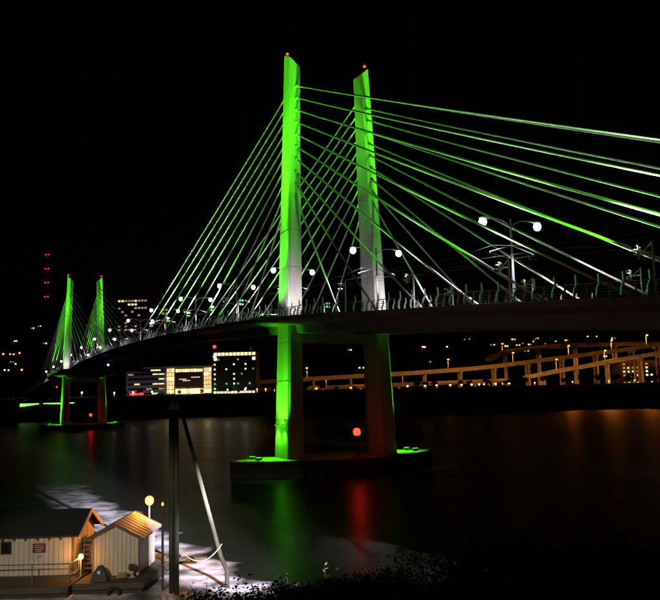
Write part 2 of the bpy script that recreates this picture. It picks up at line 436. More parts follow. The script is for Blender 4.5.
# floodlight posts with a cluster of four lamps on an arm
GREEN = (.1, 1, .012)
fp = MB(); fp.tube([(0, 0, 0), (0, 0, 4.1)], [.11, .09], 8); fp.lathe([(.2, 0), (.2, .06), (.12, .07)], 8); fpm = fp.mesh('post', M['white'])
fa = MB(); fa.tube([(0, 0, 3.3), (0, 1.4, 3.4)], .05, 6); fa.tube([(0, 0, 4.0), (0, 1.0, 3.42)], .035, 6); fa.box((-.05, 1.25, 2.95), (.05, 1.4, 3.95)); fam = fa.mesh('arm', M['white'])
fl = MB(); fl.rings([[(x*k, y, z*k) for x, z in ((-.16, -.16), (.16, -.16), (.16, .16), (-.16, .16))] for y, k in ((0, .6), (.16, .9), (.3, 1.0))]); flm = fl.mesh('floodlight', M['dark'])
fz = MB(); fz.rings([[(x*k, y, z*k) for x, z in ((-.14, -.14), (.14, -.14), (.14, .14), (-.14, .14))] for y, k in ((.29, 1), (.33, .8))]); fzg = fz.mesh('lens', M['lens_green']); fzb = fz.mesh('lens', M['lens_bluewhite'])
for bi, base in enumerate((0.0, SPAN)):
    for sg in (-1, 1):
        for k in range(5):
            t = base+sg*(20+16*k)
            if t < -90 or t > 300: continue
            if bi == 1 and sg < 0 and k > 3: continue
            for s in (-1, 1):
                reg = ('near' if bi == 0 else 'far')
                lab = 'white floodlight post on the %s path, facing the %s towers %s' % ('boathouse-side' if s < 0 else 'far-side', 'nearer' if bi == 0 else 'farther', 'from the river span' if (sg > 0) == (bi == 0) else 'from the bank')
                o = thing('floodlight_post', lab, 'floodlight', Bp(t, s*8.2, zt(t)+.003), TH+(math.pi if sg > 0 else 0), 'floodlight posts along the bridge paths')
                put('post', fpm, o); put('arm', fam, o)
                for dx in (-.22, .22):
                    for dz in (3.12, 3.78):
                        fo = put('floodlight', flm, o, (dx, 1.3, dz), (R(25), 0, 0)); put('lens', fzg if sg > 0 else fzb, fo)
                # light aimed at upper tower
                zz = (40, 52, 57, 60, 53)[k]
                tgt = Bp(base, s*7.5, zz); src = Bp(t-sg*1.6, s*8.2, zt(t)+3.45)
                add_light(o, 'SPOT', (0, 1.75, 3.45), GREEN, (7000, 56000, 130000, 160000, 120000)[k], tgt-src, (50, 36, 28, 23, 24)[k], 1.0, .2, TH+(math.pi if sg > 0 else 0))

                if bi == 0 and k > 0:   # a second, wide and paler lamp of the cluster washes the stay cables
                    rz_ = TH+(math.pi if sg > 0 else 0)
                    add_light(o, 'SPOT', (0, 1.75, 3.75), (.5, 1, .42), ((0, 7000, 11000, 17000, 24000) if sg < 0 else (0, 7000, 9000, 12000, 13000))[k], Vector((0, 0, 1))+AX*(.45*sg), 130, .7, .2, rz_)

# uplights for the outer tower faces, on the deck edge and on the footing
ub = MB(); ub.rings([[(x*k, y*k, z) for x, y in ((-.45, -.22), (.45, -.22), (.45, .22), (-.45, .22))] for z, k in ((0, .5), (.08, .5), (.1, 1), (.42, 1.05))]); ubm = ub.mesh('housing', M['dark'])
ul = MB(); ul.rings([[(x*k, y*k, z) for x, y in ((-.42, -.2), (.42, -.2), (.42, .2), (-.42, .2))] for z, k in ((.41, 1), (.45, .9))]); ulm = ul.mesh('lens', M['lens_green']); ulw = ul.mesh('lens', M['lens_white_far'])
for bi, base in enumerate((0.0, SPAN)):
    for s in (-1, 1):
        nm = '%s tower of the %s pair' % ('boathouse-side' if s < 0 else 'far-side', 'nearer' if bi == 0 else 'farther')
        for dt, zaim, P, size in ((-1.6, 60, 560000, 12), (0, 52, 230000, 16), (1.6, 40, 42000, 34), (2.6, 31, 9000, 70)):
            o = thing('uplight', 'green uplight on the path edge beside the '+nm, 'floodlight', Bp(base+dt, s*11.45, zt(base)+.003), TH, 'uplights on the path edge by the towers')
            put('housing', ubm, o); put('lens', ulm, o)
            src = Bp(base+dt, s*11.45, zt(base)+.5); tgt = Bp(base, s*so(zaim), zaim)
            add_light(o, 'SPOT', (0, 0, .55), GREEN, P, tgt-src, size, 1.0, .12, TH)
        for dt, dq, P in ((-7.5, 7.0, 3400), (-3.4, 11.3, 1300)):  # added lamps that whiten the tower feet
            o = thing('uplight', 'added white uplight on the deck before the '+nm, 'floodlight', Bp(base+dt, s*dq, zt(base+dt)+.003), TH, 'added white uplights at the tower feet')
            put('housing', ubm, o); put('lens', ulw, o)
            src = Bp(base+dt, s*dq, zt(base)+.5); tgt = Bp(base-1.5, s*so(27), 27.0)
            add_light(o, 'SPOT', (0, 0, .55), (1, .93, .95), P, tgt-src, 75, .9, .12, TH)
        for dt, zaim, P, size in ((-1.3, 12, 34000, 44), (1.3, 8, 2500, 70)):
            o = thing('uplight', 'green uplight on the pier footing below the '+nm, 'floodlight', Bp(base+dt, s*13.0, HF+.003), TH, 'uplights on the pier footings')
            put('housing', ubm, o); put('lens', ulm, o)
            src = Bp(base+dt, s*13.0, HF+.5); tgt = Bp(base, s*so(zaim), zaim)
            add_light(o, 'SPOT', (0, 0, .55), GREEN, P, tgt-src, size, 1.0, .12, TH)

        for dt in (-1.2, 1.2):  # added fixtures that throw the green pool onto the footing
            zz = 7.2
            o = thing('downlight', 'added green downlight low on the outer face of the '+nm, 'floodlight', Bp(base+dt, s*(so(zz)-.02), zz), TH+(math.pi if s < 0 else 0), 'added downlights on the tower legs')
            MB().box((-.05, 0, -.04), (.05, .32, .04)).build('bracket', M['paint'], o, rot=(0, 0, -math.pi/2))
            MB().box((-.14, .32, -.1), (.14, .58, .06)).build('housing', M['paint'], o, rot=(0, 0, -math.pi/2))
            MB().box((-.12, .34, -.13), (.12, .56, -.1)).build('lens', M['lens_green'], o, rot=(0, 0, -math.pi/2))
            add_light(o, 'SPOT', (.46, 0, -.3), GREEN, 2600, PE*s*.3+Vector((0, 0, -1)), 100, .8, .1, TH+(math.pi if s < 0 else 0))

# red beacons on the tower tips
bk = MB(); bk.tube([(0, 0, -.9), (0, 0, .1)], .05, 6); bk.lathe([(.16, .1), (.16, .18)], 8); bkm = bk.mesh('bracket', M['dark'])
bl = MB(); bl.lathe([(.14, .18), (.19, .28), (.19, .45), (.12, .56), (.03, .6)], 10); blm = bl.mesh('lens', M['lens_red'], True)
for bi, base in enumerate((0.0, SPAN)):
    for s in (-1, 1):
        o = thing('aviation_beacon', 'small red beacon on top of the %s tower of the %s pair' % ('boathouse-side' if s < 0 else 'far-side', 'nearer' if bi == 0 else 'farther'), 'beacon', Bp(base+.3*-s, s*(so(HT)-.25), HT+.1), TH, 'red beacons on the tower tips')
        put('bracket', bkm, o); put('lens', blm, o)
        if bi == 0: add_light(o, 'POINT', (0, 0, 1.1), (1, .02, .02), 8, radius=.2)

# navigation lanterns
nb = MB(); nb.tube([(0, 0, 0), (0, 0, 1.0)], .09, 8); nb.lathe([(.35, 1.0), (.35, 1.1)], 10); nbm = nb.mesh('stand', M['dark'])
nl = MB(); nl.lathe([(.34, 1.1), (.5, 1.3), (.52, 1.75), (.36, 2.05), (.1, 2.15)], 14); nlm = nl.mesh('lens', M['lens_redhot'], True)
for base, tq, P, lab in ((0.0, (-6.0, .3), 45, 'bright red navigation lantern between the nearer tower legs'), (SPAN, (-5.5, 2.0), 130, 'bright red navigation lantern between the farther tower legs')):
    st = MB(); st.tube([(0, 0, 0), (0, 0, 2.0)], .12, 8); st.lathe([(.35, 0), (.35, .08)], 8)
    o = thing('navigation_lantern', lab, 'lantern', Bp(base+tq[0], tq[1], HF+.003), TH, 'red lanterns on the pier footings')
    st.build('column', M['dark'], o); put('stand', nbm, o, (0, 0, 2.0)); put('lens', nlm, o, (0, 0, 2.0))
    add_light(o, 'POINT', (0, -.75, 3.6), (1, .02, .02), P, radius=.5)
hb = MB(); hb.tube([(0, 0, 0), (0, 0, -.9)], .05, 6); hb.lathe([(.2, -.9), (.2, -1.0)], 8); hbm = hb.mesh('hanger', M['dark'])
hl = MB(); hl.lathe([(.05, -1.6), (.25, -1.5), (.32, -1.25), (.2, -1.0)], 10)
hlr = hl.mesh('lens', M['lens_red'], True); hlc = hl.mesh('lens', M['lens_cyan'], True)
for t, q, z, me, lab in ((37, -7, 0, hlr, 'red lantern hung below the deck of the main span'), (40, -6, -1.8, hlc, 'cyan lantern hung low under the main span near the nearer towers'),
                         (143, -7, 0, hlc, 'cyan lantern hung below the main span near the farther towers'), (262, -7, 0, hlr, 'red lantern hung below the deck past the farther towers')):
    o = thing('hanging_lantern', lab, 'lantern', Bp(t, q, zt(t)-2.2), TH, 'lanterns hung under the deck')
    if z:
        MB().tube([(0, 0, 0), (0, 0, z)], .05, 6).build('rod', M['dark'], o)
    put('hanger', hbm, o, (0, 0, z)); put('lens', me, o, (0, 0, z))
o = thing('marker_light', 'small dim red marker on the footing beside the near tower leg', 'lantern', Bp(7.0, -6.5, HF+.003), TH)
MB().tube([(0, 0, 0), (0, 0, 3.3)], .06, 6).build('pole', M['dark'], o)
MB().lathe([(.1, 3.3), (.22, 3.4), (.22, 3.65), (.05, 3.8)], 10).build('lens', M['lens_red'], o, smooth=True)

# ------------------------------------------------------------------ floating boathouse stage
Z0 = .6
dock = thing('floating_dock', 'dark barge-like landing stage carrying the two cream sheds', 'dock', (-17, 51, 0))
do = Vector((-17, 51, 0))
MB(do).hexa([(-27, 47.6, -.6), (-15.6, 47.6, -.6), (-15.6, 56.6, -.6), (-27, 56.6, -.6), (-27, 47.3, .5), (-15.6, 47.3, .5), (-15.6, 56.8, .5), (-27, 56.8, .5)]).build('hull', M['hull'], dock)
MB(do).hexa([(-15.5, 48.2, -.6), (-11.6, 48.2, -.6), (-11.0, 56.6, -.6), (-15.5, 56.6, -.6), (-15.5, 48.0, .5), (-11.4, 48.0, .5), (-10.8, 56.8, .5), (-15.5, 56.8, .5)]).build('hull', M['hull'], dock)
def plank_mesh(w): return MB().box((-w/2, -.2, 0), (w/2, .2, .09)).mesh('plank', M['wood'])
pl1, pl2 = plank_mesh(11.4), plank_mesh(4.2)
for i in range(23): put('plank', pl1, dock, Vector((-21.3+random.uniform(-.03, .03), 47.5+.415*i, .505+random.uniform(0, .012)))-do)
for i in range(21): put('plank', pl2, dock, Vector((-13.35+i*.012, 48.2+.415*i, .505+random.uniform(0, .012)))-do)
MB(do).box((-27, 47.12, .32), (-15.5, 47.29, .66)).build('fender_beam', M['wood'], dock)
MB(do).box((-15.45, 47.8, .32), (-11.3, 47.98, .66)).build('fender_beam', M['wood'], dock)
MB(do).box((-11.3, 53.8, .62), (-8.6, 54.3, .82)).build('mooring_beam', M['wood'], dock)
MB(do).tube([(-11.4, 54.05, -.5), (-11.4, 54.05, .95)], .18, 8).build('mooring_post', M['wood'], dock)
Z0 = .62
def board_wall(parent, org, P0, P1, zb, top, w=.3, name='siding_board', skip=()):
    # vertical boards with gaps between P0 and P1 (xy), top(f) gives the top height along the wall
    P0 = Vector((*P0, 0)); P1 = Vector((*P1, 0)); L = (P1-P0).length; n = max(1, round(L/w)); d = (P1-P0)/n; nrm = Vector((d.y, -d.x, 0)).normalized()
    for i in range(n):
        a = P0+d*(i+.04); b = P0+d*(i+.96); ta = top((i+.04)/n); tb = top((i+.96)/n); o = random.uniform(.012, .024); th = .05
        pts = [a+nrm*o, b+nrm*o, b-nrm*th, a-nrm*th]
        bm_ = MB(org); bm_.hexa([(p.x, p.y, zb) for p in pts]+[(p.x, p.y, z) for p, z in zip(pts, (ta, tb, tb, ta))])
        bm_.build(name, M['siding'], parent)
# long shed
so_ = Vector((-21, 52.5, Z0)); shed = thing('boathouse', 'long cream boarded boathouse with dark roof, sign and orange-lit gable end', 'shed', so_)
xa, xb, ya, yb, ze, zr = -26.0, -16.25, 50.4, 54.6, 3.12, 4.25
core = MB(so_); core.box((xa+.06, ya+.06, Z0), (xb-.06, yb-.06, ze-.05)); core.add([(xb-.06, ya+.06, ze-.05), (xb-.06, yb-.06, ze-.05), (xb-.06, (ya+yb)/2, zr-.1)], [(0, 1, 2)]); core.build('wall_frame', M['trim'], shed)
board_wall(shed, so_, (xa, ya), (xb, ya), Z0, lambda f: ze, .305)
board_wall(shed, so_, (xb, ya), (xb, yb), Z0, lambda f: ze+(zr-ze-.08)*(1-abs(2*f-1)), .3)
for sg, y0 in ((-1, ya-.35), (1, yb+.35)):
    ym = (ya+yb)/2; zo = ze-.16
    MB(so_).hexa([(xa, y0, zo), (xb+.45, y0, zo), (xb+.45, ym, zr), (xa, ym, zr), (xa, y0, zo+.1), (xb+.45, y0, zo+.1), (xb+.45, ym, zr+.1), (xa, ym, zr+.1)]).build('roof_slope', M['roofing'], shed)
    MB(so_).hexa([(xb+.452, y0, zo-.12), (xb+.53, y0, zo-.12), (xb+.53, ym, zr-.12), (xb+.452, ym, zr-.12), (xb+.452, y0, zo+.12), (xb+.53, y0, zo+.12), (xb+.53, ym, zr+.12), (xb+.452, ym, zr+.12)]).build('barge_board', M['siding'], shed)
rt = MB(); rt.box((-.05, -.35, -.06), (.05, .3, .06)); rtm = rt.mesh('rafter_tail', M['trim'])
for i in range(14): put('rafter_tail', rtm, shed, Vector((xa+.4+.72*i, ya-.02, ze-.1))-so_, (R(28), 0, 0))
MB(so_).box((xb-.08, ya-.06, Z0), (xb+.045, ya+.035, ze)).build('corner_board', M['trim'], shed)
wnd = MB(so_).box((-20.75, ya-.055, 1.95), (-20.05, ya-.02, 2.75)).build('window', M['trim'], shed)
MB(so_).box((-20.68, ya-.068, 2.02), (-20.12, ya-.05, 2.68)).build('pane', M['glassdark'], wnd)
dr = MB(so_).box((xb-.02, 51.9, Z0+.02), (xb+.05, 52.9, 2.6)).build('door', M['trim'], shed)
MB(so_).tube([(xb+.09, 52.05, 1.6), (xb+.09, 52.05, 1.8)], .03, 6).build('handle', M['steel'], dr)
# signs on the front wall
sx = -18.35
sg_ = thing('wall_sign', 'red-brown notice board with lines of pale lettering on the boathouse wall', 'sign', (sx, ya-.05, 2.02))
MB().box((-.4, -.03, 0), (.4, 0, .56)).build('board', M['signred'], sg_)
tx = MB()
for i, (z, L) in enumerate(((.44, .52), (.32, .6), (.2, .46), (.1, .34))):
    x = -L/2
    while x < L/2:
        w = random.uniform(.03, .09); tx.box((x, -.037, z-.022), (min(x+w, L/2), -.0305, z+.022)); x += w+.025
tx.build('lettering', M['signwhite'], sg_)
sg_ = thing('wall_sign', 'small white notice below the red-brown board on the boathouse', 'sign', (sx+.02, ya-.05, 1.62))
MB().box((-.28, -.03, 0), (.28, 0, .31)).build('board', M['signwhite'], sg_)
tx = MB()
for z, L in ((.24, .4), (.16, .44), (.08, .3)): tx.box((-L/2, -.036, z-.015), (L/2, -.0305, z+.015))
tx.build('lettering', M['dark'], sg_)
# small shed, gable to the bank
s2 = Vector((-13.5, 52.2, Z0)); shed2 = thing('small_shed', 'small cream gabled shed beside the orange lamp, with one roof slope coloured as lit', 'shed', s2)
xa, xb, ya, yb, ze, zr = -14.95, -12.1, 50.0, 54.3, 2.98, 3.72
xm = (xa+xb)/2
c2 = MB(s2); c2.box((xa+.06, ya+.06, Z0), (xb-.06, yb-.06, ze-.06)); c2.build('wall_frame', M['trim'], shed2)
gab = lambda f: ze+(zr-ze-.06)*(1-abs(2*f-1))
board_wall(shed2, s2, (xa, ya), (xb, ya), Z0, gab, .26)
board_wall(shed2, s2, (xb, ya), (xb, yb), Z0, lambda f: ze-.04, .3)
board_wall(shed2, s2, (xb, yb), (xa, yb), Z0, gab, .3)
board_wall(shed2, s2, (xa, yb), (xa, ya), Z0, lambda f: ze-.04, .3)
for x0 in (xa-.4, xb+.4):
    sl = (zr-ze)/(xm-xa); zo = zr-sl*abs(x0-xm)
    A = [(x0, ya-.4, zo), (xm, ya-.4, zr), (xm, yb+.35, zr), (x0, yb+.35, zo)]
    if x0 > xm: A = [A[1], A[0], A[3], A[2]]
    rs = MB(s2).hexa(A+[(x, y, z+.07) for x, y, z in A]).build('roof_slope', M['roof_lit'] if x0 > xm else M['roofing'], shed2)  # lit slope pale, shaded slope dark: lamp light put into the colour
    for i in range(9):
        y = ya-.36+i*.63
        B = [(xx, yy, zr+.07-sl*abs(xx-xm)) for xx, yy in ((x0, y), (xm, y), (xm, y+.04), (x0, y+.04))]
        if x0 > xm: B = [B[1], B[0], B[3], B[2]]
        MB(s2).hexa(B+[(a, b, c+.035) for a, b, c in B]).build('roof_seam', M['roof_lit'] if x0 > xm else M['roofing'], rs)
    for yy in (ya-.45, yb+.36):
        Bq = [(x0, yy, zo-.1), (xm, yy, zr-.1), (xm, yy+.045, zr-.1), (x0, yy+.045, zo-.1)]
        if x0 > xm: Bq = [Bq[1], Bq[0], Bq[3], Bq[2]]
        MB(s2).hexa(Bq+[(a, b, c+.22) for a, b, c in Bq]).build('barge_board', M['trim'], shed2)
for x, y in ((xb-.04, ya-.04), (xa-.04, ya-.04)): MB(s2).box((x, y, Z0), (x+.085, y+.085, ze-.05)).build('corner_board', M['trim'], shed2)
# dock railing
rlo = Vector((-21, 48.3, Z0)); rail = thing('dock_railing', 'green pipe railing along the edge of the landing stage', 'railing', rlo)
rm = MB().tube([(0, 0, -.02), (0, 0, 1.12)], .035, 8).mesh('post', M['rail'])
for x in (-25.2, -22.8, -20.4, -18.0, -15.75): put('post', rm, rail, Vector((x, 48.3, Z0))-rlo)
for z in (.45, 1.1): MB(rlo).tube([(-26.2, 48.3, Z0+z), (-15.75, 48.3, Z0+z)], .032, 8).build('rail', M['rail'], rail)
for z in (.45, 1.1): MB(rlo).tube([(-15.75, 48.3, Z0+z), (-15.75, 49.9, Z0+z)], .032, 8).build('rail', M['rail'], rail)
put('post', rm, rail, Vector((-15.75, 49.9, Z0))-rlo)
# clutter on the stage
t_ = thing('covered_pump', 'black tarp-covered pump box standing before the small shed', 'pump', (-14.1, 48.75, Z0))
MB().hexa([(-.5, -.4, 0), (.5, -.4, 0), (.5, .4, 0), (-.5, .4, 0), (-.34, -.3, .5), (.34, -.3, .5), (.34, .3, .5), (-.34, .3, .5)]).build('tarp', M['tarp'], t_)
MB().hexa([(-.34, -.3, .5), (.34, -.3, .5), (.34, .3, .5), (-.34, .3, .5), (-.1, -.14, .86), (.12, -.14, .86), (.12, .14, .86), (-.1, .14, .86)]).build('tarp_top', M['tarp'], t_)
MB().lathe([(.09, 0), (.11, .02), (.09, .04)], 10).build('ring', M['white'], t_, (0, -.3, .52), (R(70), 0, 0))
t_ = thing('rope_coil', 'coil of pale rope lying on the stage planks by the shed corner', 'rope', (-12.9, 49.2, Z0))
ck = []
for i in range(60):
    a = i*.55; ck.append(((.34-.002*i)*math.cos(a), (.3-.002*i)*math.sin(a), .04+.005*i))
MB().tube(ck, .03, 5).build('coil', M['rope'], t_, smooth=True)
t_ = thing('outboard_motor', 'small outboard motor leaning beside the rope coil', 'motor', (-12.35, 49.3, Z0), .4)
MB().rings([[(x*k, y*k, z) for x, y in ((-.2, -.13), (.2, -.13), (.22, .13), (-.2, .13))] for z, k in ((.42, .75), (.5, 1), (.7, 1), (.8, .7))]).build('cowling', M['dark'], t_)
MB().box((-.06, -.05, .05), (.08, .05, .42)).build('leg', M['steel'], t_)
MB().tube([(.18, 0, .55), (.5, .05, .68)], .025, 6).build('tiller', M['dark'], t_)
MB().hexa([(-.2, -.04, 0), (.2, -.04, 0), (.2, .04, 0), (-.2, .04, 0), (-.1, -.03, .1), (.12, -.03, .1), (.12, .03, .1), (-.1, .03, .1)]).build('propeller_guard', M['steel'], t_)
for i, (x, z) in enumerate(((-24.0, .1), (-20.5, .1), (-13.0, .1))):
    ty = MB(); ty.rings([[((.32+.1*math.cos(b))*math.cos(a), .1*math.sin(b), (.32+.1*math.cos(b))*math.sin(a)) for b in (0, .8, 1.6, 2.4, 3.14, 3.9, 4.7, 5.5)] for a in [k*math.pi/8 for k in range(17)]], cap=False)
    tag(ty.build('tyre_fender', M['rubber'], None, (x, 47.02 if x < -15 else 47.7, z), smooth=True), 'black tyre fender hung on the landing stage front', 'tyre', 'tyre fenders on the stage')
t_ = thing('timber_rack', 'slatted timber rack standing between the two sheds in orange light', 'rack', (-15.45, 51.2, Z0))
for x in (-.36, .36): MB().box((x-.04, -.04, 0), (x+.04, .04, 2.1)).build('upright', M['trim'], t_)
for k in range(7): MB().box((-.44, -.075, .2+k*.28), (.44, -.045, .32+k*.28)).build('slat', M['trim'], t_)
# dock lamps
SOD = (1, .36, .06)
o = thing('dock_lamp', 'blazing orange sodium lamp on a post behind the small shed', 'lamp', (-12.75, 55.6, .6))
MB().tube([(0, 0, 0), (0, 0, 3.4)], [.07, .05], 8).build('post', M['steel'], o)
MB().lathe([(.05, 3.4), (.14, 3.42), (.14, 3.47)], 8).build('collar', M['dark'], o)
MB().lathe([(.14, 3.47), (.27, 3.58), (.31, 3.76), (.27, 3.94), (.14, 4.05), (.03, 4.08)], 12).build('globe', M['lens_orange'], o, smooth=True)
add_light(o, 'POINT', (.1, -.5, 3.8), (1, .3, .04), 850, radius=.12)
o = thing('bulkhead_lamp', 'small bright orange lamp low between the two sheds', 'lamp', (-15.66, 50.02, Z0))
MB().tube([(0, 0, 0), (0, 0, 1.0)], .04, 6).build('post', M['steel'], o)
MB().lathe([(.06, 1.0), (.15, 1.08), (.16, 1.22), (.08, 1.33)], 10).build('globe', M['lens_warm'], o, smooth=True)
add_light(o, 'POINT', (.02, -.3, 1.2), (1, .38, .06), 130, radius=.1)
# mooring dolphin: two upright piles with white caps, one raking pile
def pile(name, lab, path, r, capz=True):
    o = thing(name, lab, 'pile', path[0])
    p0 = Vector(path[0]); MB(p0).tube(path, r, 12).build('shaft', M['pile'], o, smooth=True)
    if capz:
        e = Vector(path[-1])-p0; MB().lathe([(r*1.15, 0), (r*1.15, .1), (.05, .5)], 10).build('cap', M['white'], o, e)
    return o
pile('mooring_pile', 'tall upright steel mooring pile with white conical cap, nearer the raking pile', [(-9.28, 47.4, -2), (-9.28, 47.4, 5), (-9.28, 47.4, 10.6)], .14)
pile('mooring_pile', 'tall upright steel mooring pile with white conical cap, nearer the sheds', [(-9.66, 47.9, -2), (-9.66, 47.9, 5), (-9.66, 47.9, 10.6)], .17)
pile('raking_pile', 'slanted steel pile leaning against the upright mooring piles', [(-6.55, 48.8, -1.8), (-6.55, 48.8, 1.0), (-6.9, 48.6, 1.9), (-9.0, 47.75, 10.35)], [.14, .14, .13, .11], False)
o = thing('marker_post', 'slim post with tiny orange light beside the mooring piles', 'post', (-10.35, 48.6, -1))
MB().tube([(0, 0, 0), (0, 0, 5.9)], .075, 8).build('post', M['wood'], o)
MB().lathe([(.06, 5.9), (.07, 6.0), (.03, 6.1)], 8).build('lens', M['lens_orange'], o)
rp = [Vector((-9.0, 47.5, 2.4)).lerp(Vector((-6.8, 48.5, 2.6)), i/14)-Vector((0, 0, 3.0*(i/14)*(1-i/14))) for i in range(15)]
tag(MB().tube(rp, .03, 6).build('mooring_rope', M['rope'], smooth=True), 'rope sagging between the upright piles and the raking pile', 'rope')

# street lamp on the bank walk (stands beside the photographer, lights the sheds)
o = thing('path_lamp', 'tall lamp on the bank walk shining down on the boathouse', 'street lamp', (-12.5, 14, near_h(-12.5, 14)))
MB().tube([(0, 0, -.2), (0, 0, 6.5)], [.12, .07], 8).build('pole', M['paint'], o)
MB().tube([(0, 0, 6.3), (0, .6, 6.8), (0, 1.4, 6.85)], .045, 8).build('arm', M['paint'], o)
MB().hexa([(-.15, 1.2, 6.78), (.15, 1.2, 6.78), (.15, 1.85, 6.78), (-.15, 1.85, 6.78), (-.1, 1.25, 6.95), (.1, 1.25, 6.95), (.1, 1.75, 6.92), (-.1, 1.75, 6.92)]).build('lamp_head', M['paint'], o)
MB().box((-.11, 1.3, 6.74), (.11, 1.78, 6.779)).build('lens', M['lens_warm'], o)
add_light(o, 'SPOT', (0, 1.55, 6.65), (1, .88, .7), 18000, Vector((.5, 40, -20)), 42, .45, .15)

# added floodlight out of view, brightening the pale patch beside the landing stage
o = thing('added_floodlight', 'added floodlight on a bank post out of view, brightening the pale water', 'floodlight', (9.5, 15, near_h(9.5, 15)))
MB().tube([(0, 0, -.2), (0, 0, 5.2)], [.11, .08], 8).build('pole', M['paint'], o)
MB().hexa([(-.3, -.1, 5.2), (.3, -.1, 5.2), (.3, .25, 5.2), (-.3, .25, 5.2), (-.3, -.1, 5.6), (.3, -.1, 5.6), (.3, .25, 5.7), (-.3, .25, 5.7)]).build('housing', M['dark'], o, rot=(0, 0, R(25)))
MB().box((-.26, .252, 5.24), (.26, .28, 5.62)).build('lens', M['lens_bluewhite'], o, rot=(0, 0, R(25)))
add_light(o, 'SPOT', (-.25, .55, 5.42), (.93, .86, 1), 400000, Vector((-math.sin(R(23.6)), math.cos(R(24.2)), -math.tan(R(12.0)))), 14, .6, .15)
add_light(o, 'SPOT', (-.15, .55, 5.62), (.93, .86, 1), 900000, Vector((-math.sin(R(24.8)), math.cos(R(24.8)), -math.tan(R(8.6)))), 9, .8, .15)

# ------------------------------------------------------------------ far buildings
def facade(parent, org, x0, z0, x1, z1, y, m, name='window', depth=.3, frame=True):
    w = MB(org).box((x0, y-depth, z0), (x1, y-.05, z1)).build(name, m, parent)
    if frame:
        fr = MB(org); e = .18
        fr.box((x0-e, y-depth-.12, z0-e), (x1+e, y-.06, z0)); fr.box((x0-e, y-depth-.12, z1), (x1+e, y-.06, z1+e))
        fr.box((x0-e, y-depth-.12, z0), (x0, y-.06, z1)); fr.box((x1, y-depth-.12, z0), (x1+e, y-.06, z1))
        fr.build('frame', M['walldark'], w)
    return w
GZ = 12.0
# grey stepped wing
o0 = Vector((-131, 565, GZ)); b = thing('office_wing', 'pale grey stepped office wing with thin lit window strips', 'building', o0)
MB(o0).box((-145, 560, GZ-1), (-117.6, 585, 31)).build('wall', M['wallgrey'], b)
MB(o0).box((-134, 562, 31), (-117.6, 585, 34)).build('upper_storey', M['wallgrey'], b)
MB(o0).box((-145.4, 559.6, 31.002), (-134.01, 585, 31.6)).build('parapet', M['wallgrey'], b)
MB(o0).box((-134.3, 561.6, 34.002), (-117.7, 585, 34.6)).build('parapet', M['wallgrey'], b)
for z in (15.5, 18.8, 22.2, 25.6, 29):
    for x in (-143.5, -139.2, -134.9, -130.6, -126.3, -122):
        hot = (x, z) in {(-126.3, 32), (-126.3, 29), (-122, 29), (-126.3, 22.2), (-122, 22.2), (-126.3, 15.5), (-139.2, 22.2), (-122, 25.6)}
        facade(b, o0, x, z, x+3.9, z+.9, 560, M['win_warm'] if hot else M['win_dim'] if random.random() < .12 else M['glassdark'], depth=.2)
facade(b, o0, -128, 31.8, -121, 32.8, 562, M['win_warm'], depth=.2)
sgn = thing('neon_sign', 'red glowing sign band at the foot of the grey office wing', 'sign', (-137, 558.5, GZ))
MB().box((-5, -.2, 3.2), (4.5, 0, 4.5)).build('band', M['neon_red'], sgn); MB().box((-4.8, .02, 0), (-4.5, .25, 4.4)).build('post', M['dark'], sgn); MB().box((4, .02, 0), (4.3, .25, 4.4)).build('post', M['dark'], sgn)
# glowing atrium hall
o0 = Vector((-100, 565, GZ)); b = thing('atrium_hall', 'glowing glass hall with copper screen between two lit stair bays', 'building', o0)
MB(o0).box((-117.5, 562, GZ-1), (-84.6, 585, 34)).build('wall', M['walltan'], b)
MB(o0).box((-118.6, 556, 34.002), (-84.0, 586, 35.2)).build('roof_slab', M['walltan'], b)
for x0, x1 in ((-116.8, -111.4), (-90.6, -85.2)):
    n = 6
    for i in range(n):
        z = 15.6+i*3.0
        for j in range(3):
            ww = (x1-x0)/3; facade(b, o0, x0+ww*j+.12, z, x0+ww*(j+1)-.12, z+2.6, 562, M['win_atrium'] if random.random() < .7 else M['win_bright'], 'pane', .3, False)
for i in range(9):
    facade(b, o0, -110.4+i*2.15, 30.6, -108.6+i*2.15, 32.6, 562, M['win_warm'] if i % 3 else M['win_bright'], 'pane', .3, False)
for i in range(10):
    facade(b, o0, -110.6+i*2.0, 15.2, -108.9+i*2.0, 18.8, 562, M['win_bright'] if random.random() < .6 else M['win_atrium'], 'pane', .3, False)
sc = MB(o0).box((-110.6, 559.5, 20), (-91.4, 560.2, 30)).build('copper_screen', M['screen'], b)
for i in range(13): MB(o0).box((-110.6+i*1.6, 559.38, 20.05), (-110.45+i*1.6, 559.495, 29.95)).build('screen_rib', M['screen'], sc)
lt = MB(o0)
for x, z, L in ((-107.5, 25.2, 5.0), (-105, 24.2, 5.5), (-99, 26.4, 5.5)):
    xx = x
    while xx < x+L:
        w = random.uniform(.3, .8); lt.box((xx, 559.2, z), (xx+w, 559.37, z+.5)); xx += w+.25
lt.build('lettering', M['lettering'], sc)
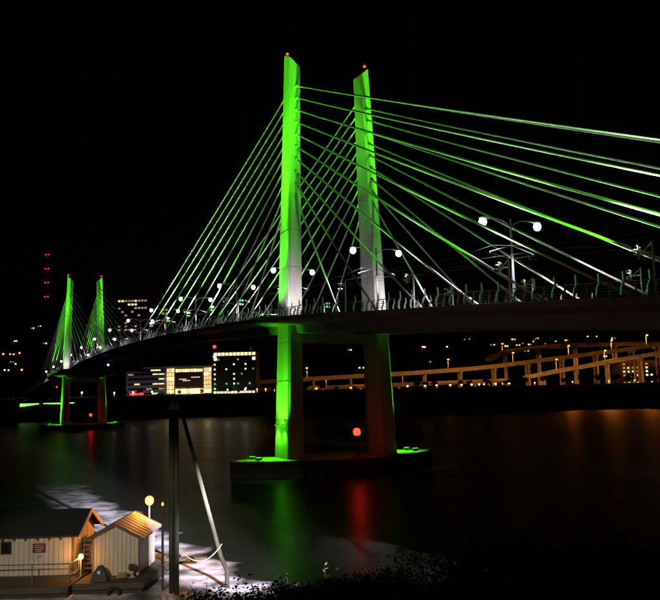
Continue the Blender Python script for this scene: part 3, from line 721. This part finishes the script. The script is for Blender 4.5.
# taller block
o0 = Vector((-69, 565, GZ)); b = thing('research_block', 'tall dark block with lit top floor and scattered windows', 'building', o0)
MB(o0).box((-84.3, 561, GZ-1), (-53.5, 590, 44.5)).build('wall', M['walldark'], b)
MB(o0).box((-66, 566, 44.502), (-58, 580, 47.5)).build('plant_room', M['wallgrey'], b)
for fl_ in range(8):
    z = 17.5+fl_*3.4
    for i in range(11):
        x = -83.2+i*2.72
        mm = M['glassdark']
        r = random.random()
        if fl_ == 7: mm = M['win_bright'] if i < 9 and i != 3 else M['win_warm']
        elif fl_ == 6: mm = M['win_bright'] if i in (0, 10) else M['win_dim'] if r < .3 else mm
        elif i in (0,): mm = M['win_warm']
        elif i in (3, 5, 6, 8) and r < .55: mm = M['win_white']
        elif r < .12: mm = M['win_dim']
        if fl_ == 1: mm = M['neon_green'] if i % 3 == 0 else mm
        big = fl_ == 7 or mm is M['win_bright']
        facade(b, o0, x, z, x+(2.1 if big else 1.2), z+(2.1 if big else 1.2), 561, mm, depth=.25, frame=not big)
for i in range(12): facade(b, o0, -83.5+i*2.45, 12.6, -81.5+i*2.45, 16.2, 561, M['win_white'] if random.random() < .6 else M['win_bright'], 'pane', .3, False)
# green-lit pavilion under the far approach
o0 = Vector((-177, 492, 6)); b = thing('green_pavilion', 'low pavilion with green glowing glazed bays below the far approach', 'building', o0)
MB(o0).box((-193, 490.5, 4), (-158, 499, 11.6)).build('wall', M['walldark'], b)
MB(o0).box((-194, 489.3, 11.602), (-157, 500, 11.95)).build('roof', M['dark'], b)
for i in range(14):
    if i == 5: continue
    x = -192.2+i*2.4; facade(b, o0, x, 8.0, x+2.15, 11.2, 490.5, M['win_green'], 'pane', .3, False)

# distant towers showing above the deck
o0 = Vector((-190, 760, hill_h(-190, 760)-2)); b = thing('apartment_tower', 'distant dark apartment tower with lit top storeys seen over the bridge deck', 'building', o0)
MB(o0).box((-205, 757, o0.z), (-176, 780, 110)).build('wall', M['walldark'], b)
MB(o0).box((-205.5, 756.6, 110.002), (-175.5, 780, 111)).build('roof', M['dark'], b)
for fl_ in range(9):
    for i in range(9):
        r = random.random(); mm = M['win_warm'] if (fl_ >= 7 and r < .4) else M['win_dim'] if r < .2 or fl_ == 8 else M['glassdark']
        x = -204+i*3.15; z = 78+fl_*3.5; facade(b, o0, x, z, x+2.2, z+1.6, 757, mm, depth=.25, frame=False)
o0 = Vector((-158, 765, hill_h(-158, 765)-2)); b = thing('slim_tower', 'slim dim apartment tower next to the distant lit tower', 'building', o0)
MB(o0).box((-164, 762, o0.z), (-156, 775, 108)).build('wall', M['walldark'], b)
for fl_ in range(8):
    for i in range(2):
        x = -163+i*3.6; z = 80+fl_*3.4; facade(b, o0, x, z, x+2, z+1.6, 762, M['win_dim'] if random.random() < .6 else M['glassdark'], depth=.25, frame=False)
o0 = Vector((258, 672, GZ)); b = thing('riverside_block', 'dark riverside block with a grid of small lit windows under the ramps', 'building', o0)
MB(o0).box((243, 668, GZ-1), (272, 690, 34)).build('wall', M['walldark'], b)
for fl_ in range(6):
    for i in range(7):
        r = random.random(); mm = M['win_white'] if r < .3 else M['win_warm'] if r < .55 else M['win_dim'] if r < .7 else M['glassdark']
        x = 244.5+i*3.8; z = 15+fl_*3.1; facade(b, o0, x, z, x+1.8, z+1.5, 668, mm, depth=.25, frame=False)

# hillside houses with a lit window or two
hw = MB(); hw.box((-5, -4, -3), (5, 4, 5.5)); hwm = hw.mesh('wall', M['housewall'])
hr = MB(); hr.add([(-5.6, -4.6, 5.5), (5.6, -4.6, 5.5), (5.6, 4.6, 5.5), (-5.6, 4.6, 5.5), (-5.6, 0, 8.6), (5.6, 0, 8.6)], [(0, 1, 5, 4), (2, 3, 4, 5), (0, 4, 3), (1, 2, 5), (0, 3, 2, 1)]); hrm = hr.mesh('roof', M['roofing'])
hwi = MB().box((-1.1, -4.12, 1.6), (1.1, -4.02, 3.4))
hwins = [hwi.mesh('window', M[k]) for k in ('win_warm', 'win_bright', 'win_white', 'win_dim', 'lens_orange_far')]
left = [(-476,1154),(-466,1156),(-444,1104),(-496,1248),(-512,1352),(-505,1374),(-446,1238),(-403,1042),(-426,1044),(-456,1166),(-520,1200),(-430,1090)]
right = [(282,1270),(304,1322),(288,1224),(314,1268),(335,1320),(325,1286),(377,1352),(393,1326),(451,1388),(125,1008),(180,1294),(25,1104),(129,1118),(297,1248),(264,1204),(371,1308),(64,1050),(35,974),(310,1240),(296,1290),(346,1340),(272,1236),(340,1262),(470,1400),(505,1420)]+[(random.uniform(150, 520), random.uniform(1080, 1390)) for _ in range(16)]
for k, (x, y) in enumerate(left+right):
    L = k < len(left)
    o = thing('hillside_house', 'small house with lit window on the dark hill beyond the far end of the bridge' if L else 'small house with lit window on the dark hill above the freeway ramps', 'house', (x, y, hill_h(x, y)), random.uniform(-.3, .3), 'houses on the hills')
    put('wall', hwm, o); put('roof', hrm, o)
    w1 = random.randrange(5); two = random.random() < .6
    put('window', hwins[w1], o, (random.uniform(-2.5, 0), 0, 0))
    o['label'] = 'house with %s %s %s' % (('warm yellow', 'bright yellow', 'white', 'dim amber', 'orange')[w1], 'and second window' if two else 'window', 'on the hill beyond the far bridge end' if L else 'on the hill above the freeway ramps')
    if two: put('window', random.choice(hwins), o, (random.uniform(2.2, 3.4), 0, random.choice((0, -.3))))
# radio mast with red lights
mx_, my_ = -541, 1500; mz = hill_h(mx_, my_)
o = thing('radio_mast', 'tall lattice radio mast with red lights on the left hill', 'mast', (mx_, my_, mz))
lat = MB(); HM = 296-mz
for sx_ in (-1, 1):
    for sy_ in (-1, 1): lat.tube([(3*sx_, 3*sy_, 0), (1.2*sx_, 1.2*sy_, HM)], .35, 4)
n = 12
for i in range(n):
    a, b_ = i/n, (i+1)/n; wa, wb = 3-1.8*a, 3-1.8*b_
    for s in (-1, 1):
        lat.tube([(-wa, s*wa, HM*a), (wb, s*wb, HM*b_)], .2, 4); lat.tube([(s*wa, -wa, HM*a), (s*wb, wb, HM*b_)], .2, 4)
lat.build('lattice', M['steel'], o)
rb = MB().lathe([(.2, -.6), (.8, -.4), (.8, .4), (.2, .6)], 8); rbm = rb.mesh('red_light', M['lens_red'])
for zz in (294, 267, 240, 213):
    for dx in (-3.0, 3.0): put('red_light', rbm, o, (dx, -2.5, zz-mz))

# ------------------------------------------------------------------ freeway viaducts on the right
def viaduct(name, lab, pts, w, piers, lamps, glow):
    org = Vector((pts[0][0], pts[0][1], GZ)); o = thing(name, lab, 'viaduct', org)
    P = [Vector(p) for p in pts]
    # smooth
    for _ in range(2):
        Q = [P[0]]
        for a, b in zip(P, P[1:]): Q += [a.lerp(b, .25), a.lerp(b, .75)]
        Q.append(P[-1]); P = Q
    def side(i):
        d = (P[min(i+1, len(P)-1)]-P[max(i-1, 0)]); return Vector((d.y, -d.x, 0)).normalized()
    rg = []
    for i, p in enumerate(P):
        n = side(i); h = w/2
        rg.append([p+n*a+Vector((0, 0, z)) for a, z in ((-h, 0), (-h, -.6), (-h*.72, -.7), (-h*.65, -2.2), (h*.65, -2.2), (h*.72, -.7), (h, -.6), (h, 0))])
    MB(org).rings(rg).build('deck', M['roadway'], o)
    for s in (-1, 1):
        rg = []
        for i, p in enumerate(P):
            n = side(i); h = w/2*s
            rg.append([p+n*(h+a)+Vector((0, 0, z)) for a, z in ((-.2, .003), (-.2, 1.0), (.05, 1.0), (.05, .003))])
        MB(org).rings(rg).build('parapet', M['roadway'], o)
    def atx(x):
        for i in range(len(P)-1):
            if (P[i].x-x)*(P[i+1].x-x) <= 0: 
                return P[i].lerp(P[i+1], (x-P[i].x)/(P[i+1].x-P[i].x+1e-9)), side(i)
        return P[-1], side(len(P)-1)
    for x in piers:
        p, n = atx(x); zb = GZ-1
        cp = MB(org); a = Vector((-n.y, n.x, 0))
        cp.hexa([p+n*u*w*.48+a*v*.8+Vector((0, 0, z)) for z in (-3.9, -2.22) for u, v in ((-1, -1), (1, -1), (1, 1), (-1, 1))]); cap = cp.build('pier_cap', M['roadway'], o)
        for s in (-1, 1):
            c = p+n*s*w*.3
            MB(org).tube([(c.x, c.y, zb), (c.x, c.y, p.z-3.88)], 1.0, 8).build('column', M['roadway'], o)
    for x, P_ in lamps:
        p, n = atx(x)
        l = thing('freeway_lamp', 'orange sodium lamp standing on the '+glow, 'street lamp', p-n*(w/2-.6)+Vector((0, 0, .003)), 0, 'sodium lamps on the ramps')
        MB().tube([(0, 0, 0), (0, 0, 8.2), (0, -.6, 9.0), (0, -2.0, 9.1)], [.16, .12, .1, .08], 6).build('pole', M['paint'], l)
        MB().hexa([(-.3, -3.0, 8.95), (.3, -3.0, 8.95), (.3, -1.8, 8.95), (-.3, -1.8, 8.95), (-.2, -2.9, 9.2), (.2, -2.9, 9.2), (.2, -1.9, 9.2), (-.2, -1.9, 9.2)]).build('lamp_head', M['paint'], l)
        MB().lathe([(.3, 8.0), (.8, 8.3), (.9, 8.65), (.5, 8.94)], 8, (0, -2.4, 0)).build('lens', M['lens_orange_far'], l)
        add_light(l, 'SPOT', (0, -2.4, 7.8), (1, .25, .025), P_*(2.4 if x < 190 else 3.4), (0, 0, -1), 140 if x < 190 else 172, .4, .5)
    return o
viaduct('freeway_viaduct', 'long main freeway viaduct on paired columns rising to the right', [(-60, 640, 24), (-22, 642, 25.6), (58, 645, 28), (121, 648, 31), (160, 650, 35), (208, 650, 40), (238, 650, 43), (330, 655, 54)], 14,
        [-45, -15, 15, 45, 75, 104, 132, 160, 188, 216, 246, 280], [(-20, 9000), (30, 9000), (96, 9000), (150, 14000), (196, 14000), (232, 12000), (262, 14000)], 'main viaduct')
viaduct('freeway_ramp', 'high curving ramp that ends in a bend above the main viaduct', [(139, 700, 40), (143, 690, 43), (153, 684, 46), (180, 682, 49), (230, 685, 50), (330, 700, 50)], 10, [150, 178, 210, 245, 285], [(146, 7000)], 'high curving ramp')
viaduct('freeway_ramp', 'lower ramp climbing in front of the main viaduct', [(150, 622, 22), (173, 620, 26), (209, 618, 31.5), (228, 618, 34.5), (320, 622, 48)], 10, [165, 190, 214, 240, 270], [(176, 9000), (214, 9000)], 'lower climbing ramp')
viaduct('service_viaduct', 'low dim viaduct running below the main freeway deck', [(-60, 672, 18.5), (20, 672, 19), (80, 672, 20), (150, 672, 21)], 9, [-40, -8, 24, 56, 88, 120], [(-5, 6000), (60, 6000), (110, 6000)], 'low viaduct')
# riverside walk lamps (things), bright and warm, in a row below the viaduct and along the buildings
pl = MB().tube([(0, 0, 0), (0, 0, 4.6)], [.12, .08], 6).mesh('pole', M['paint'])
pc = MB().lathe([(.3, 5.5), (.45, 5.55), (.1, 5.9)], 8).mesh('cap', M['dark'])
pgw = MB().lathe([(.2, 4.5), (.75, 4.75), (.9, 5.1), (.4, 5.5)], 10).mesh('globe', M['lens_warm'], True)
pgx = MB().lathe([(.15, 4.6), (.4, 4.8), (.45, 5.1), (.25, 5.5)], 10).mesh('globe', M['lens_white_far'], True)
pgo = MB().lathe([(.15, 4.6), (.45, 4.8), (.5, 5.1), (.25, 5.5)], 10).mesh('globe', M['lens_orange_far'], True)
def walk_lamp(x, y, g, col, P, lab, grp, z=None):
    l = thing('walk_lamp', lab, 'street lamp', (x, y, (far_h(x, y) if z is None else z)-.1), 0, grp)
    put('pole', pl, l); put('cap', pc, l); put('globe', g, l)
    if P:
        if y < 580: add_light(l, 'SPOT', (0, -1.5, 4.9), col, P*1.3, (0, -.1, -1), 164, .2, .4)
        else: add_light(l, 'POINT', (0, .2, 3.2), col, P, radius=.4)
for px in (60, 74, 83, 94, 103, 111, 117, 121, 125, 130, 136, 141):
    walk_lamp(px*.93, 590, pgw, (1, .33, .05), 8000, 'bright warm globe lamp in the row below the main viaduct', 'globe lamps below the viaduct')
for x in (-12, 14): walk_lamp(x, 600, pgw, (1, .42, .09), 6000, 'warm globe lamp seen between the nearer tower legs', 'globe lamps behind the tower legs')
for x in (-150, -137, -124, -111, -98, -85, -72, -60): walk_lamp(x, 548, pgx, (1, .9, .8), 1100, 'white globe lamp in front of the lit office buildings', 'globe lamps before the offices')
for x in (-200, -188, -176, -166): walk_lamp(x, 528, pgx, (1, .85, .7), 1500, 'white globe lamp near the far end of the bridge', 'globe lamps near the far bridge end')
for x in (-46, -52, -40): walk_lamp(x, 550, pgo, SOD, 2500, 'orange globe lamp beside the tall dark block', 'orange lamps beside the block')
for x in (150, 178, 205, 224, 246): walk_lamp(x, 590, pgo, SOD, 9000, 'orange globe lamp on the shore below the ramps', 'shore lamps below the ramps')

# ------------------------------------------------------------------ trees and bushes
def leaf_mass(n, rx, rz, zc, size, rnd, clumps=9):
    mb = MB(); cs = []
    for _ in range(clumps):
        a = rnd.uniform(0, 6.28); r = rnd.uniform(.2, .75); cs.append((rx*r*math.cos(a), rx*r*math.sin(a), zc+rz*rnd.uniform(-.75, .8), rnd.uniform(.3, .55)))
    vs = []; fs = []
    for _ in range(n):
        cx, cy, cz, cr = rnd.choice(cs)
        while True:
            d = Vector((rnd.uniform(-1, 1), rnd.uniform(-1, 1), rnd.uniform(-1, 1)))
            if d.length < 1: break
        p = Vector((cx+d.x*rx*cr*1.25, cy+d.y*rx*cr*1.25, cz+d.z*rz*cr))
        u = Vector((rnd.gauss(0, 1), rnd.gauss(0, 1), rnd.gauss(0, .6))).normalized(); w = u.orthogonal().normalized()
        w = (Matrix.Rotation(rnd.uniform(0, 6.28), 3, u) @ w); s = size*rnd.uniform(.6, 1.3); k = len(vs)
        vs += [p-u*s, p-w*s*.42, p+u*s, p+w*s*.42]; fs.append((k, k+1, k+2, k+3))
    return mb.add(vs, fs), cs
def tree_meshes(seed, h, rx, n, size, m):
    rnd = random.Random(seed); mb, cs = leaf_mass(n, rx, h*.36, h*.62, size, rnd)
    tr = MB(); tr.tube([(0, 0, -1), (.1, 0, h*.25), (0, .1, h*.5), (.1, 0, h*.75)], [h*.035, h*.028, h*.02, h*.006], 7)
    for c in cs[:6]: tr.tube([(0, 0, h*.3), (c[0]*.5, c[1]*.5, (h*.3+c[2])/2+.2), (c[0], c[1], c[2])], [h*.014, h*.009, h*.004], 5)
    return mb.mesh('crown', m), tr.mesh('trunk', M['bark'])
TV = [tree_meshes(s, 8, 3.4, 1100, .42, M['leaf'] if s % 2 else M['leaf2']) for s in range(5)]
rnd = random.Random(5)
for k in range(64):
    x = -235+k*9.2+rnd.uniform(-4, 4); y = shore(x)+rnd.uniform(22, 48); z = far_h(x, y)
    if -205 < x < -152: continue
    where = 'below the far bridge end' if x < -150 else 'before the lit offices' if x < -40 else 'behind the nearer tower legs' if x < 35 else 'before the main viaduct' if x < 150 else 'before the climbing ramps'
    o = thing('bank_tree', 'dark leafy tree on the far bank '+where, 'tree', (x, y, z), rnd.uniform(0, 6), 'trees along the far bank')
    s = rnd.uniform(.3, .6) if -170 < x < -45 else rnd.uniform(.4, .85)
    o.scale = (s*1.1, s*1.1, s)
    cr, tk = TV[k % 5]; put('crown', cr, o); put('trunk', tk, o)
# riverside bushes close below the camera
BV = []
for s in range(5):
    r2 = random.Random(40+s); mb, cs = leaf_mass(4600, 1.5, 1.05, 1.2, .06+.01*s, r2, 22)
    st = MB()
    for c in cs:
        e = (c[0]*1.15, c[1]*1.15, c[2]+r2.uniform(.25, .8))
        st.tube([(c[0]*.1, c[1]*.1, -.3), (c[0]*.5, c[1]*.5, c[2]*.55), e], [.035, .025, .008], 5)
        for q in range(10):   # leaves strung along the free twig ends
            f = q/9; p = Vector((c[0]*.5, c[1]*.5, c[2]*.55)).lerp(Vector(e), .45+.6*f); u = Vector((r2.gauss(0, 1), r2.gauss(0, 1), r2.gauss(.3, .5))).normalized(); w = u.orthogonal().normalized()*.05
            mb.add([p, p+u*.06-w*.6, p+u*.14, p+u*.06+w*.6], [(0, 1, 2, 3)])
    BV.append((mb.mesh('foliage', M['leaf2'] if s % 2 else M['leaf']), st.mesh('stems', M['bark'])))
# (x, y, height of the bush top above the water)
bush = [(-9.0, 35, 2.6), (-7.6, 34, 3.1), (-6.2, 33.5, 3.3), (-5.2, 31, 4.0), (-3.9, 30, 4.2), (-2.6, 31, 4.5), (-1.2, 29, 3.5), (.4, 31, 3.3), (-3.4, 36, 2.6), (-.4, 36.5, 3.3), (-5.2, 36.5, 1.9), (2.0, 30, 3.3), (3.8, 32, 3.5),
        (5.8, 32, 3.9), (7.8, 33, 4.4), (9.8, 32, 4.7), (11.6, 34, 4.2), (13.4, 33, 4.4), (-1.6, 39, 2.4), (.6, 39.5, 2.5), (2.8, 40, 3.1), (5.4, 40, 3.9), (7.9, 40, 4.1), (10.4, 40, 4.2), (13, 40, 4.0), (15.6, 39, 4.0)]
bush = [(x, y, (z-near_h(x, y))/2.45) for x, y, z in bush]
for k, (x, y, s) in enumerate(bush):
    col = ('green', 'brown-tinged')[(k % 5) % 2]
    lab = col+' leafy bush on the near bank below the mooring piles' if x < -4.5 else col+' leafy bush on the near bank against the pale water' if x < 1.5 else 'large dark %s bush %s, clear of the pale water' % (col, 'high on the near bank' if y < 35 else 'at the near water edge')
    o = thing('riverside_bush', lab, 'bush', (x, y, near_h(x, y)-.1), k*1.3, 'bushes on the near bank'); o.scale = (s, s, s)
    a, b = BV[k % 5]; put('foliage', a, o); put('stems', b, o)
